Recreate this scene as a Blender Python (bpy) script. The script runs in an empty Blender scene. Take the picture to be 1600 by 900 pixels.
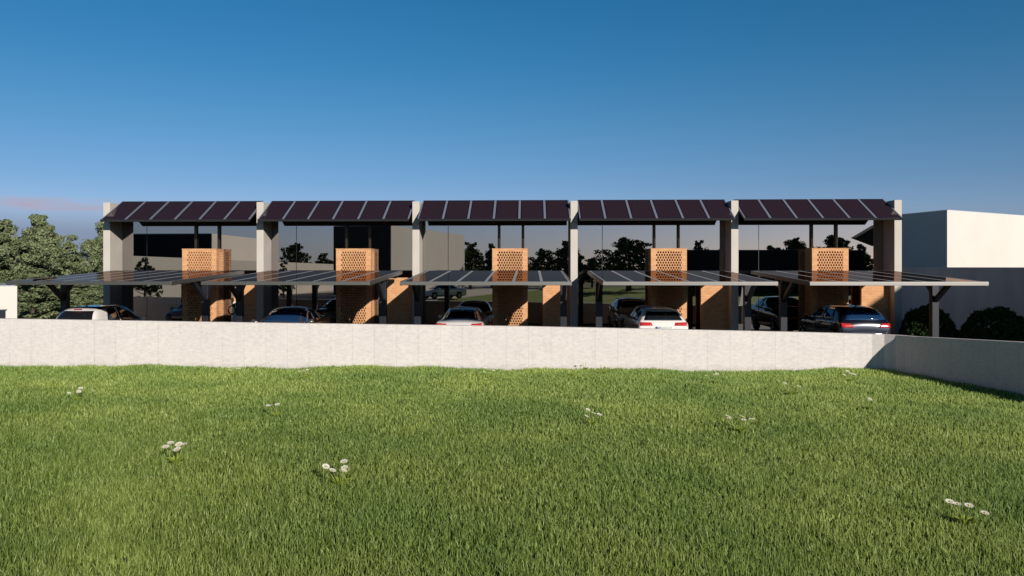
import bpy, bmesh, math, random
import numpy as np
from mathutils import Vector, Matrix
from mathutils.bvhtree import BVHTree

S = bpy.context.scene
COL = S.collection
R = math.radians

# ------------------------------------------------------------------ camera
PSI, XPP, F, HOR, CZ = 0.0369833, 784.34, 1180.0, 417.0, 2.85
cam = bpy.data.cameras.new('camera')
cam_o = bpy.data.objects.new('camera', cam); COL.objects.link(cam_o)
cam_o.location = (0, 0, CZ); cam_o.rotation_euler = (R(90), 0, PSI)
cam.sensor_width = 36.0; cam.lens = F / 1600 * 36
cam.shift_x = (800 - XPP) / 1600; cam.shift_y = -(450 - HOR) / 1600
cam.clip_start = 0.1; cam.clip_end = 12000
S.camera = cam_o
S.render.resolution_x, S.render.resolution_y = 1024, 576

# ------------------------------------------------------------------ sky, sun, exposure
SUN = Vector((1.37, -2.38, 1.0)).normalized()
sun_el = math.asin(SUN.z); sun_az = math.atan2(SUN.x, SUN.y)
W = bpy.data.worlds.new('World'); S.world = W; W.use_nodes = True
wn, wl = W.node_tree.nodes, W.node_tree.links
bg = wn['Background']; bg.inputs['Strength'].default_value = 0.065
sky = wn.new('ShaderNodeTexSky'); sky.sky_type = 'NISHITA'; sky.sun_disc = False
sky.sun_elevation = sun_el; sky.sun_rotation = sun_az
sky.air_density = 1.0; sky.dust_density = 0.3; sky.ozone_density = 3.0; sky.altitude = 200
tc = wn.new('ShaderNodeTexCoord')
sep = wn.new('ShaderNodeSeparateXYZ'); wl.new(tc.outputs['Generated'], sep.inputs[0])
# deeper blue towards the zenith; overhead darkened further to lower the ambient light
ramp = wn.new('ShaderNodeValToRGB'); wl.new(sep.outputs['Z'], ramp.inputs[0])
els = ramp.color_ramp.elements
els[0].position = 0.0; els[0].color = (0.80, 0.90, 1.40, 1)
els[1].position = 1.0; els[1].color = (0.03, 0.11, 0.20, 1)
for p_, c_ in ((.055, (0.88, .94, 1.36)), (.107, (.70, .905, 1.24)), (.181, (.52, .945, 1.20)), (.259, (.33, .94, 1.22)), (.325, (.26, .94, 1.23)), (.37, (.22, .85, 1.12)), (.52, (.06, .24, .40))):
    e = els.new(p_); e.color = (*c_, 1)
# sky darkened far left and right to lower the ambient light
ax = wn.new('ShaderNodeMath'); ax.operation = 'ABSOLUTE'; wl.new(sep.outputs['X'], ax.inputs[0])
sd = wn.new('ShaderNodeMapRange'); sd.interpolation_type = 'SMOOTHSTEP'; sd.inputs[1].default_value = .60; sd.inputs[2].default_value = .92; sd.inputs[3].default_value = 1.0; sd.inputs[4].default_value = .5
wl.new(ax.outputs[0], sd.inputs[0])
sm = wn.new('ShaderNodeMixRGB'); sm.blend_type = 'MULTIPLY'; sm.inputs[0].default_value = 1
wl.new(ramp.outputs[0], sm.inputs[1]); wl.new(sd.outputs[0], sm.inputs[2])
mul = wn.new('ShaderNodeMixRGB'); mul.blend_type = 'MULTIPLY'; mul.inputs[0].default_value = 1
wl.new(sky.outputs[0], mul.inputs[1]); wl.new(sm.outputs[0], mul.inputs[2])
# a low streak of pink evening cloud
mp = wn.new('ShaderNodeMapping'); mp.inputs['Scale'].default_value = (9, 9, 60)
wl.new(tc.outputs['Generated'], mp.inputs[0])
cn = wn.new('ShaderNodeTexNoise'); cn.inputs['Scale'].default_value = 1.2; cn.inputs['Detail'].default_value = 5
wl.new(mp.outputs[0], cn.inputs['Vector'])
cr = wn.new('ShaderNodeMapRange'); cr.inputs[1].default_value = 0.36; cr.inputs[2].default_value = 0.58
wl.new(cn.outputs[0], cr.inputs[0])
def mrange(sock, a, b, c=0., d=1.):
    n = wn.new('ShaderNodeMapRange'); n.interpolation_type = 'SMOOTHSTEP'
    for k, v in zip((1, 2, 3, 4), (a, b, c, d)): n.inputs[k].default_value = v
    wl.new(sock, n.inputs[0]); return n.outputs[0]
def mmul(a, b):
    n = wn.new('ShaderNodeMath'); n.operation = 'MULTIPLY'
    wl.new(a, n.inputs[0]); wl.new(b, n.inputs[1]); return n.outputs[0]
zb = mmul(mrange(sep.outputs['Z'], 0.060, 0.068), mrange(sep.outputs['Z'], 0.072, 0.082, 1, 0))
xb = mmul(mrange(sep.outputs['X'], -0.60, -0.56), mrange(sep.outputs['X'], -0.50, -0.46, 1, 0))
yb = mrange(sep.outputs['Y'], 0.3, 0.5)
cm = mmul(mmul(zb, xb), mmul(yb, cr.outputs[0]))
cl = wn.new('ShaderNodeMixRGB'); wl.new(cm, cl.inputs[0])
wl.new(mul.outputs[0], cl.inputs[1]); cl.inputs[2].default_value = (6.8, 5.9, 7.4, 1)
# grey-violet haze bank low over the horizon beyond the trees
hz = mmul(mmul(mrange(sep.outputs['Z'], 0.035, 0.078, 1, 0), mrange(sep.outputs['Y'], 0.1, 0.4)), mrange(sep.outputs['X'], -0.5, -0.1, 0.72, 0.3))
hm = wn.new('ShaderNodeMixRGB'); wl.new(hz, hm.inputs[0]); wl.new(mul.outputs[0], hm.inputs[1]); hm.inputs[2].default_value = (2.6, 3.2, 5.0, 1)
wl.new(hm.outputs[0], cl.inputs[1])
wl.new(cl.outputs[0], bg.inputs['Color'])

sl = bpy.data.lights.new('sun', 'SUN'); sl.energy = 4.8; sl.angle = R(0.55); sl.color = (1.0, 0.91, 0.80)
so = bpy.data.objects.new('sun', sl); COL.objects.link(so)
so.rotation_euler = SUN.to_track_quat('Z', 'Y').to_euler(); so.location = SUN * 60
S.view_settings.view_transform = 'Standard'; S.view_settings.look = 'None'
S.view_settings.gamma = 1; S.view_settings.use_curve_mapping = False
S.view_settings.exposure = 0.0
S.render.engine = 'CYCLES'
S.cycles.max_bounces = 8; S.cycles.caustics_reflective = False; S.cycles.sample_clamp_indirect = 8; S.cycles.use_denoising = True

# ------------------------------------------------------------------ placing: photo pixel + world depth -> world point
cP, sP = math.cos(PSI), math.sin(PSI)
GLASS = 30.42
def xat(px, y):
    a = (px - XPP) / F
    return y * (a * cP - sP) / (cP + a * sP)
def depth(x, y): return -x * sP + y * cP
def at(px, py, y):
    x = xat(px, y)
    return Vector((x, y, CZ + (HOR - py) * depth(x, y) / F))
def atm(px, py, ym):                       # a point seen in the mirror glass, put where it really stands
    v = at(px, py, ym); v.y = 2 * GLASS - ym; return v

# ------------------------------------------------------------------ materials
def mat(name, col, rough=.6, metal=0., spec=.5, ior=1.5):
    m = bpy.data.materials.new(name); m.use_nodes = True
    b = m.node_tree.nodes['Principled BSDF']
    b.inputs['Base Color'].default_value = (*col, 1); b.inputs['Roughness'].default_value = rough
    b.inputs['Metallic'].default_value = metal; b.inputs['IOR'].default_value = ior
    b.inputs['Specular IOR Level'].default_value = spec
    return m
def nodes(m): return m.node_tree.nodes, m.node_tree.links, m.node_tree.nodes['Principled BSDF']
def noise(m, scale, detail=4, vec=None, kind='Object', mscale=None):
    n, l, b = nodes(m)
    t = n.new('ShaderNodeTexCoord'); x = n.new('ShaderNodeTexNoise')
    x.inputs['Scale'].default_value = scale; x.inputs['Detail'].default_value = detail
    src = t.outputs[kind]
    if mscale:
        mp = n.new('ShaderNodeMapping'); mp.inputs['Scale'].default_value = mscale
        l.new(src, mp.inputs[0]); src = mp.outputs[0]
    l.new(src, x.inputs['Vector']); return x
def vary(m, scale, c0, c1, lo=.3, hi=.7, detail=4, kind='Object', mscale=None):
    n, l, b = nodes(m); x = noise(m, scale, detail, kind=kind, mscale=mscale)
    r = n.new('ShaderNodeValToRGB'); r.color_ramp.elements[0].position = lo; r.color_ramp.elements[1].position = hi
    r.color_ramp.elements[0].color = (*c0, 1); r.color_ramp.elements[1].color = (*c1, 1)
    l.new(x.outputs[0], r.inputs[0]); l.new(r.outputs[0], b.inputs['Base Color']); return r
def bump(m, scale, strength=.3, dist=.02, detail=4):
    n, l, b = nodes(m); x = noise(m, scale, detail)
    u = n.new('ShaderNodeBump'); u.inputs['Strength'].default_value = strength; u.inputs['Distance'].default_value = dist
    l.new(x.outputs[0], u.inputs['Height']); l.new(u.outputs[0], b.inputs['Normal']); return u

M = {}
M['plaster'] = mat('fin_plaster', (.56, .525, .48), .8); vary(M['plaster'], 1.3, (.53, .495, .45), (.58, .545, .50)); bump(M['plaster'], 60, .15, .004)
M['white'] = mat('white_render', (.70, .67, .63), .85); vary(M['white'], .5, (.67, .64, .60), (.72, .69, .65)); bump(M['white'], 30, .1, .004)
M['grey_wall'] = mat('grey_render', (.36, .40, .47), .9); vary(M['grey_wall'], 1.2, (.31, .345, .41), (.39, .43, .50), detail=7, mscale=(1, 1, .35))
M['cream'] = mat('cream_render', (.78, .73, .64), .85); vary(M['cream'], .3, (.75, .70, .61), (.80, .75, .66))
M['shade'] = mat('shade_render', (.015, .015, .016), .8); vary(M['shade'], .4, (.012, .012, .013), (.018, .018, .019))  # near-black tone standing in for shade on unlit north walls
# boundary wall: cast concrete with faint board joints
m = M['concrete'] = mat('cast_concrete', (.62, .58, .55), .9)
n, l, b = nodes(m)
r = vary(m, .8, (.675, .635, .625), (.71, .67, .655), detail=8)
uv = n.new('ShaderNodeUVMap'); uv.uv_map = 'along'
bt = n.new('ShaderNodeTexBrick'); bt.offset = 0; bt.inputs['Scale'].default_value = 1
bt.inputs['Brick Width'].default_value = .66; bt.inputs['Row Height'].default_value = 9.0
bt.inputs['Mortar Size'].default_value = .006; bt.inputs['Mortar Smooth'].default_value = .6
bt.inputs['Color1'].default_value = (1, 1, 1, 1); bt.inputs['Color2'].default_value = (.975, .975, .98, 1); bt.inputs['Mortar'].default_value = (.72, .72, .72, 1)
l.new(uv.outputs[0], bt.inputs['Vector'])
fine = noise(m, 9, 10, mscale=(1, 1, 2.2)); rr = n.new('ShaderNodeMapRange')
rr.inputs[1].default_value = .3; rr.inputs[2].default_value = .7; rr.inputs[3].default_value = .87; rr.inputs[4].default_value = 1.05
l.new(fine.outputs[0], rr.inputs[0])
x1 = n.new('ShaderNodeMixRGB'); x1.blend_type = 'MULTIPLY'; x1.inputs[0].default_value = 1
x2 = n.new('ShaderNodeMixRGB'); x2.blend_type = 'MULTIPLY'; x2.inputs[0].default_value = 1
l.new(r.outputs[0], x1.inputs[1]); l.new(bt.outputs[0], x1.inputs[2])
l.new(x1.outputs[0], x2.inputs[1]); l.new(rr.outputs[0], x2.inputs[2]); # rain streaks and splash dirt along the foot
st = noise(m, 3.2, 6, mscale=(1.6, 1.6, .22)); sr = n.new('ShaderNodeMapRange'); l.new(st.outputs[0], sr.inputs[0])
sr.inputs[1].default_value = .42; sr.inputs[2].default_value = .74; sr.inputs[3].default_value = 1.0; sr.inputs[4].default_value = .955
su = n.new('ShaderNodeSeparateXYZ'); l.new(uv.outputs[0], su.inputs[0])
dn = noise(m, 4.5, 6); ad = n.new('ShaderNodeMath'); ad.operation = 'MULTIPLY_ADD'; l.new(dn.outputs[0], ad.inputs[0]); ad.inputs[1].default_value = -.34; l.new(su.outputs[1], ad.inputs[2])
dr = n.new('ShaderNodeMapRange'); l.new(ad.outputs[0], dr.inputs[0]); dr.inputs[1].default_value = -.16; dr.inputs[2].default_value = .05; dr.inputs[3].default_value = .80; dr.inputs[4].default_value = 1.0
x3 = n.new('ShaderNodeMixRGB'); x3.blend_type = 'MULTIPLY'; x3.inputs[0].default_value = 1; l.new(x2.outputs[0], x3.inputs[1]); l.new(sr.outputs[0], x3.inputs[2])
x4 = n.new('ShaderNodeMixRGB'); x4.blend_type = 'MULTIPLY'; x4.inputs[0].default_value = 1; l.new(x3.outputs[0], x4.inputs[1]); l.new(dr.outputs[0], x4.inputs[2])
l.new(x4.outputs[0], b.inputs['Base Color'])
bump(m, 45, .25, .004, 6)
# brick: courses of clay brick, mortar lines from the height
m = M['brick'] = mat('clay_brick', (.55, .27, .11), .85)
n, l, b = nodes(m)
r = vary(m, 1.0, (.60, .31, .15), (.72, .40, .20), .35, .65, 3, mscale=(4, 4, 10))
t = n.new('ShaderNodeTexCoord'); sp = n.new('ShaderNodeSeparateXYZ'); l.new(t.outputs['Object'], sp.inputs[0])
mm = n.new('ShaderNodeMath'); mm.operation = 'FRACT'
md = n.new('ShaderNodeMath'); md.operation = 'DIVIDE'; md.inputs[1].default_value = .1
l.new(sp.outputs[2], md.inputs[0]); l.new(md.outputs[0], mm.inputs[0])
ml = n.new('ShaderNodeMapRange'); ml.inputs[1].default_value = .86; ml.inputs[2].default_value = .95; ml.inputs[3].default_value = 1; ml.inputs[4].default_value = .70
l.new(mm.outputs[0], ml.inputs[0])
x1 = n.new('ShaderNodeMixRGB'); x1.blend_type = 'MULTIPLY'; x1.inputs[0].default_value = 1
l.new(r.outputs[0], x1.inputs[1]); l.new(ml.outputs[0], x1.inputs[2]); l.new(x1.outputs[0], b.inputs['Base Color'])
bump(m, 40, .2, .004)
M['mirror'] = mat('solar_control_glass', (.42, .405, .40), .004, 1.0)
M['mullion'] = mat('black_joint', (.012, .012, .014), .4)
M['steel'] = mat('dark_steel', (.02, .023, .032), .42, .25)
M['pipe'] = mat('flue_steel', (.06, .06, .065), .4, .4)
M['fascia'] = mat('galvanised_fascia', (.36, .35, .34), .42, 1.0); bump(M['fascia'], 25, .06, .003)
m = M['cell'] = mat('solar_cells', (.024, .012, .010), .5)
n, l, b = nodes(m)                        # brown antireflective cells under glass: the sheen itself is brownish
gs = n.new('ShaderNodeBsdfGlossy'); gs.inputs['Color'].default_value = (.46, .33, .27, 1); gs.inputs['Roughness'].default_value = .015
df = n.new('ShaderNodeBsdfDiffuse'); df.inputs['Color'].default_value = (.024, .012, .010, 1)
fz = n.new('ShaderNodeFresnel'); fz.inputs['IOR'].default_value = 1.38
ms = n.new('ShaderNodeMixShader'); l.new(fz.outputs[0], ms.inputs[0]); l.new(df.outputs[0], ms.inputs[1]); l.new(gs.outputs[0], ms.inputs[2])
l.new(ms.outputs[0], n['Material Output'].inputs['Surface'])
M['cell_roof'] = mat('roof_solar_cells', (.030, .018, .025), .09, 0, .4); 
M['cframe'] = mat('panel_frame', (.010, .014, .045), .35, .3)
M['strip'] = mat('aluminium_strip', (.42, .43, .46), .5, .1)
M['strip_roof'] = mat('grey_strip', (.20, .22, .27), .5, .1)
M['under'] = mat('panel_back', (.01, .01, .011), .7)
M['leaf_pale'] = mat('pale_leaves', (.10, .12, .045), .6); vary(M['leaf_pale'], 1.4, (.085, .12, .055), (.27, .31, .17), .3, .7)
M['leaf_green'] = mat('green_leaves', (.05, .09, .02), .55); vary(M['leaf_green'], .9, (.04, .07, .018), (.085, .125, .03), .3, .7)
M['leaf_dark'] = mat('dark_leaves', (.03, .05, .018), .6); vary(M['leaf_dark'], 2.5, (.024, .052, .016), (.050, .088, .028), .3, .7)
M['bark'] = mat('bark', (.09, .07, .05), .9); bump(M['bark'], 12, .6, .03)
M['asphalt'] = mat('parking_asphalt', (.04, .04, .042), .9); vary(M['asphalt'], 6, (.032, .032, .034), (.05, .05, .048)); bump(M['asphalt'], 90, .3, .004)
M['paving'] = mat('pale_paving', (.42, .38, .33), .9); vary(M['paving'], 2, (.38, .345, .30), (.46, .42, .365))
M['turf'] = mat('far_lawn', (.15, .22, .03), .9); vary(M['turf'], .5, (.12, .18, .02), (.19, .26, .04), detail=8)
M['soil'] = mat('lawn_soil', (.05, .075, .02), .95); vary(M['soil'], 1.6, (.040, .062, .016), (.065, .092, .026), detail=8); bump(M['soil'], 50, .8, .04)
M['far_ground'] = mat('far_grass', (.10, .13, .05), .95); vary(M['far_ground'], .08, (.08, .11, .035), (.13, .15, .06), detail=8)
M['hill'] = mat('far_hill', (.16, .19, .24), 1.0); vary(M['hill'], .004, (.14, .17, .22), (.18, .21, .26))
for k_ in ('turf', 'soil', 'far_ground', 'hill', 'leaf_dark', 'leaf_pale'): M[k_].node_tree.nodes['Principled BSDF'].inputs['Specular IOR Level'].default_value = .05
M['petal'] = mat('white_petals', (.90, .89, .82), .6)
M['pollen'] = mat('yellow_centre', (.70, .48, .04), .7)
M['stalk'] = mat('flower_stalk', (.22, .28, .06), .6)
M['herb'] = mat('herb_leaf', (.20, .27, .03), .5)
M['glass'] = mat('car_glass', (.012, .014, .018), .02, 0, .8, 2.1)
M['sky_reflect_glass'] = mat('sky_reflection_glass', (.012, .045, .13), .02, 0, .8, 2.1)  # sky reflection put into the glass colour as blue
M['tyre'] = mat('tyre_rubber', (.015, .015, .015), .85)
M['rim'] = mat('alloy_rim', (.45, .45, .46), .3, .9)
M['trim'] = mat('black_trim', (.012, .012, .013), .5)
M['red'] = mat('tail_lamp_red', (.52, .03, .035), .15, 0, .6); 
M['lamp'] = mat('headlamp_clear', (.55, .57, .6), .08, .3)
M['plate'] = mat('number_plate', (.50, .51, .50), .5); vary(M['plate'], 14, (.22, .24, .26), (.56, .57, .56), .40, .50, 1, mscale=(1, .2, .45))
M['plate_blue'] = mat('plate_blue_band', (.02, .07, .40), .5)
M['chrome'] = mat('chrome_trim', (.65, .65, .66), .15, 1)
M['window'] = mat('dark_window', (.03, .035, .045), .05, 0, .8)
def paint(name, col, metal=0., rough=.25):
    m = mat(name, col, rough, metal); b = m.node_tree.nodes['Principled BSDF']
    b.inputs['Coat Weight'].default_value = 1; b.inputs['Coat Roughness'].default_value = .03; return m
M['car_white'] = paint('white_paint', (.78, .765, .74))
M['car_pearl'] = paint('pearl_paint', (.72, .70, .70), .1)
M['car_grey'] = paint('grey_metallic_paint', (.13, .125, .125), .6, .3)
M['car_blue'] = paint('deep_blue_paint', (.006, .010, .024), .2, .2)
M['car_black'] = paint('black_paint', (.012, .013, .016), .1, .2)

# ------------------------------------------------------------------ mesh building
class MB:
    def __init__(s): s.v = []; s.f = []; s.m = []
    def add(s, verts, faces, mi=0):
        o = len(s.v); s.v += [tuple(p) for p in verts]
        s.f += [tuple(i + o for i in f) for f in faces]; s.m += [mi] * len(faces)
    def box(s, a, b, mi=0, M4=None):
        x0, y0, z0 = a; x1, y1, z1 = b
        p = [(x0,y0,z0),(x1,y0,z0),(x1,y1,z0),(x0,y1,z0),(x0,y0,z1),(x1,y0,z1),(x1,y1,z1),(x0,y1,z1)]
        if M4: p = [M4 @ Vector(q) for q in p]
        s.add(p, [(0,3,2,1),(4,5,6,7),(0,1,5,4),(1,2,6,5),(2,3,7,6),(3,0,4,7)], mi)
    def bar(s, p, q, w, h=None, mi=0):
        p, q = Vector(p), Vector(q); h = h or w; d = q - p; L = d.length
        M4 = Matrix.Translation(p) @ d.to_track_quat('Z', 'Y').to_matrix().to_4x4()
        s.box((-w/2, -h/2, 0), (w/2, h/2, L), mi, M4)
    def tube(s, pts, rad, n=8, mi=0, cap=True):
        o = len(s.v); pts = [Vector(p) for p in pts]
        if not hasattr(rad, '__len__'): rad = [rad] * len(pts)
        for i, p in enumerate(pts):
            d = (pts[min(i+1, len(pts)-1)] - pts[max(i-1, 0)]).normalized()
            a = d.cross(Vector((0, 0, 1)) if abs(d.z) < .95 else Vector((1, 0, 0))).normalized(); c = d.cross(a)
            for k in range(n):
                t = 2 * math.pi * k / n; s.v.append(tuple(p + (a * math.cos(t) + c * math.sin(t)) * rad[i]))
        for i in range(len(pts) - 1):
            for k in range(n):
                k2 = (k + 1) % n
                s.f.append((o+i*n+k, o+i*n+k2, o+(i+1)*n+k2, o+(i+1)*n+k)); s.m.append(mi)
        if cap:
            s.f.append(tuple(o + k for k in range(n))[::-1]); s.m.append(mi)
            s.f.append(tuple(o + (len(pts)-1)*n + k for k in range(n))); s.m.append(mi)
    def prism(s, poly, z0, z1, mi=0):
        n = len(poly)
        s.add([(*p[:2], z0) for p in poly] + [(*p[:2], z1) for p in poly],
              [tuple(range(n))[::-1], tuple(range(n, 2*n))] + [(i, (i+1) % n, n+(i+1) % n, n+i) for i in range(n)], mi)
    def build(s, name, mats, parent=None, smooth=False, bevel=0., fix=True):
        me = bpy.data.meshes.new(name); me.from_pydata(s.v, [], s.f)
        if not isinstance(mats, (list, tuple)): mats = [mats]
        for m in mats: me.materials.append(m)
        me.polygons.foreach_set('material_index', s.m)
        if fix:
            bm = bmesh.new(); bm.from_mesh(me); bmesh.ops.recalc_face_normals(bm, faces=bm.faces); bm.to_mesh(me); bm.free()
        if smooth: me.polygons.foreach_set('use_smooth', [True] * len(me.polygons))
        o = bpy.data.objects.new(name, me); COL.objects.link(o)
        if parent: o.parent = parent
        if bevel:
            bv = o.modifiers.new('bevel', 'BEVEL'); bv.width = bevel; bv.segments = 2; bv.limit_method = 'ANGLE'
        return o
def tag(o, label=None, cat=None, group=None, kind=None):
    if label: o['label'] = label
    if cat: o['category'] = cat
    if group: o['group'] = group
    if kind: o['kind'] = kind
    return o
def empty(name, loc=(0, 0, 0), rz=0):
    o = bpy.data.objects.new(name, None); COL.objects.link(o); o.location = loc; o.rotation_euler = (0, 0, rz)
    o.empty_display_size = .2; return o
def copy_tree(o, parent=None):
    c = o.copy(); COL.objects.link(c)
    if parent: c.parent = parent
    for ch in o.children: copy_tree(ch, c)
    return c
def np_mesh(name, V, Fq, m, parent=None, smooth=False, uvs=None):
    """V: (n,3) array, Fq: (k,3|4) faces."""
    me = bpy.data.meshes.new(name); k = Fq.shape[1]
    me.vertices.add(len(V)); me.vertices.foreach_set('co', V.astype(np.float32).ravel())
    me.loops.add(Fq.size); me.loops.foreach_set('vertex_index', Fq.astype(np.int32).ravel())
    me.polygons.add(len(Fq)); me.polygons.foreach_set('loop_start', np.arange(0, Fq.size, k, dtype=np.int32))
    if smooth: me.polygons.foreach_set('use_smooth', np.ones(len(Fq), dtype=bool))
    me.update(calc_edges=True); me.materials.append(m)
    o = bpy.data.objects.new(name, me); COL.objects.link(o)
    if parent: o.parent = parent
    return o

# ------------------------------------------------------------------ the setting
LAWN = -0.22
WALL_Y = 22.5
def lawn_z(x, y):
    x = np.asarray(x, float); y = np.asarray(y, float)
    near = np.clip((y - 17) / 5, 0, 1)
    b = .030 * np.sin(x * .9 + .6 * np.sin(y * .5)) + .008 * np.sin(x * 2.1 + y * 1.1 + 1.0) + .004 * np.sin(x * 3.7 - y * .8)
    c = .03 * np.sin(x * .45 + y * .7) + .025 * np.sin(y * 1.3 + x * .2)
    return LAWN + b * (.5 + .9 * near) + c * .6
o = MB(); o.add([(-4000,-4000,-.62),(4000,-4000,-.62),(4000,4000,-.62),(-4000,4000,-.62)], [(0,1,2,3)])
tag(o.build('ground', M['far_ground']), kind='structure')
# lawn sheet, gently uneven, wrapped by the boundary wall
gx = np.linspace(-60, 60, 181); gy = np.concatenate([np.linspace(-52, -2, 40), np.linspace(-1, 22.6, 96)])
X, Y = np.meshgrid(gx, gy); Z = lawn_z(X, Y); nx = len(gx)
V = np.stack([X, Y, Z], -1).reshape(-1, 3)
ii, jj = np.meshgrid(np.arange(len(gy) - 1), np.arange(nx - 1), indexing='ij'); q = (ii * nx + jj).ravel()
lawn = np_mesh('lawn', V, np.stack([q, q+1, q+nx+1, q+nx], -1), M['soil'], smooth=True); lawn.data.materials.append(M['turf']); lawn.data.polygons.foreach_set('material_index', (V[:, 1].reshape(len(gy), nx)[1:, :-1].ravel() < 4).astype(np.int32)); tag(lawn, kind='structure')

# boundary wall path (x, y, top z)
P0 = at(1398, 524, 22.4)
wall_pts = [(-70, 22.5, 1.9), (-17, 22.5, 1.275), (-8, 22.5, 1.16), (0, 22.5, 1.075), (8, 22.5, .93)]
import itertools
kx, ky = 10.62, 22.42
arc_c = (9.55, 21.55)
corner = [(9.6, 22.5, .89), (10.0, 22.47, .885), (10.3, 22.36, .885), (10.52, 22.15, .885), (10.66, 21.88, .89), (10.76, 21.55, .90)]
end = [(11.64, 18.6, 1.05), (13.1, 13.5, 1.2), (16.2, 2.5, 1.5)]
wall_pts += corner + end
def offset_path(pts, d):
    out = []
    for i, p in enumerate(pts):
        a = Vector(pts[max(i-1, 0)][:2]); c = Vector(pts[min(i+1, len(pts)-1)][:2])
        t = (c - a).normalized(); nrm = Vector((-t.y, t.x)); out.append((p[0] + nrm.x*d, p[1] + nrm.y*d, p[2]))
    return out
back = offset_path(wall_pts, .20)
me = bpy.data.meshes.new('boundary_wall'); bm = bmesh.new(); uvl = bm.loops.layers.uv.new('along')
dist = [0]
for a, c in zip(wall_pts, wall_pts[1:]): dist.append(dist[-1] + (Vector(c[:2]) - Vector(a[:2])).length)
def strip(A, B, za, zb):
    va = [bm.verts.new((p[0], p[1], za(p))) for p in A]; vb = [bm.verts.new((p[0], p[1], zb(p))) for p in B]
    for i in range(len(A) - 1):
        f = bm.faces.new((va[i], va[i+1], vb[i+1], vb[i]))
        for lp, k, v in zip(f.loops, (i, i+1, i+1, i), (va[i], va[i+1], vb[i+1], vb[i])): lp[uvl].uv = (dist[k], v.co.z + .24)
bot = lambda p: -.62
top = lambda p: p[2]
strip(wall_pts, wall_pts, bot, top); strip(wall_pts, back, top, top); strip(back, back, top, bot)
bmesh.ops.remove_doubles(bm, verts=bm.verts, dist=.0005); bmesh.ops.recalc_face_normals(bm, faces=bm.faces)
bm.to_mesh(me); bm.free(); me.materials.append(M['concrete'])
wall = bpy.data.objects.new('boundary_wall', me); COL.objects.link(wall)
bv = wall.modifiers.new('bevel', 'BEVEL'); bv.width = .008; bv.segments = 2; bv.limit_method = 'ANGLE'
tag(wall, 'long pale cast concrete boundary wall bending towards the viewer at its right end', 'wall')

o = MB(); o.prism([(-40, 22.72), (15.4, 22.72), (15.4, 31.2), (-40, 31.2)], -.5, 0); tag(o.build('parking_area', M['asphalt']), kind='structure')
gp = [(15.42, 22.72)] + [(p[0]+.03, p[1]) for p in back[9:]] + [(70, 2), (70, 70), (15.42, 70)]
gp = [(15.42, 22.72), (10.95, 22.72), (11.0, 21.6), (11.9, 18.7), (13.35, 13.6), (16.45, 2.5), (70, 2.5), (70, 70), (15.42, 70)]
o = MB(); o.prism(gp, -.5, -.004); tag(o.build('garden_grass', M['soil']), kind='structure')
# road and pavement on the far side of the lawn (seen in the glass)
o = MB(); pts = [atm(560, 485, 57), atm(640, 475, 62.5), atm(770, 460, 84), atm(870, 451, 106), atm(870, 446, 124), atm(400, 446, 124), atm(350, 480, 60)]
o.prism([(p.x, p.y) for p in pts], -.5, -.13); tag(o.build('road', M['paving']), kind='structure')
# far hills to the left
hv = MB(); rng = random.Random(4); N = 60; ring = []
for i in range(N + 1):
    a = R(100 + 60 * i / N); r0 = 2600
    h = 20 + 75 * math.sin(i / N * 3.1) * (0.6 + .25 * math.sin(i * .5) + .15 * math.sin(i * 1.3 + 1))
    ring.append((a, h))
vs = []
for a, h in ring:
    for rr_, k in ((2300, 0), (2600, 1), (3000, 0)):
        vs.append((rr_ * math.cos(a), rr_ * math.sin(a), h * k - (1 - k) * 2))
fs = [(i*3+k, i*3+k+1, (i+1)*3+k+1, (i+1)*3+k) for i in range(N) for k in range(2)]
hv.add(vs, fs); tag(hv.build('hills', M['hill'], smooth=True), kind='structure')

# ------------------------------------------------------------------ row houses
X0, BAY, FIN_Y, FIN_T = -16.88, 6.2, 29.52, .28
ROOF_Z = 5.42
which = ['leftmost', 'second from left', 'middle', 'fourth from left', 'rightmost']
carname = ['the white hatchback', 'the grey saloon', 'the white coupe', 'the white estate car', 'the dark blue hatchback']
def perforated(mb, along, x0, x1, fixed, thick, z0, z1, margin, sgn):
    """a brick screen: courses of .1 m, each a thin solid bed and a row of bricks with gaps, staggered"""
    def bx(a, b, za, zb):
        if along == 'x': mb.box((a, fixed, za), (b, fixed + thick, zb))
        else: mb.box((fixed, a, za), (fixed + thick, b, zb))
    n = int(round((z1 - z0) / .1)); i0, i1 = x0 + margin, x1 - margin
    for r in range(n):
        za = z0 + r * .1
        bx(x0, x1, za, za + .022)
        if r >= n - 1: bx(x0, x1, za + .022, za + .1); continue
        bx(x0, i0, za + .022, za + .1); bx(i1, x1, za + .022, za + .1)
        k = 0; x = i0 + (.05 if r % 2 else 0.)
        if r % 2: bx(i0, x, za + .022, za + .1)
        while x < i1 - 1e-6:
            hole = min(x + .060, i1); end_ = min(x + .1, i1)
            if end_ > hole + 1e-4: bx(hole, end_, za + .022, za + .1)
            x += .1
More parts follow.
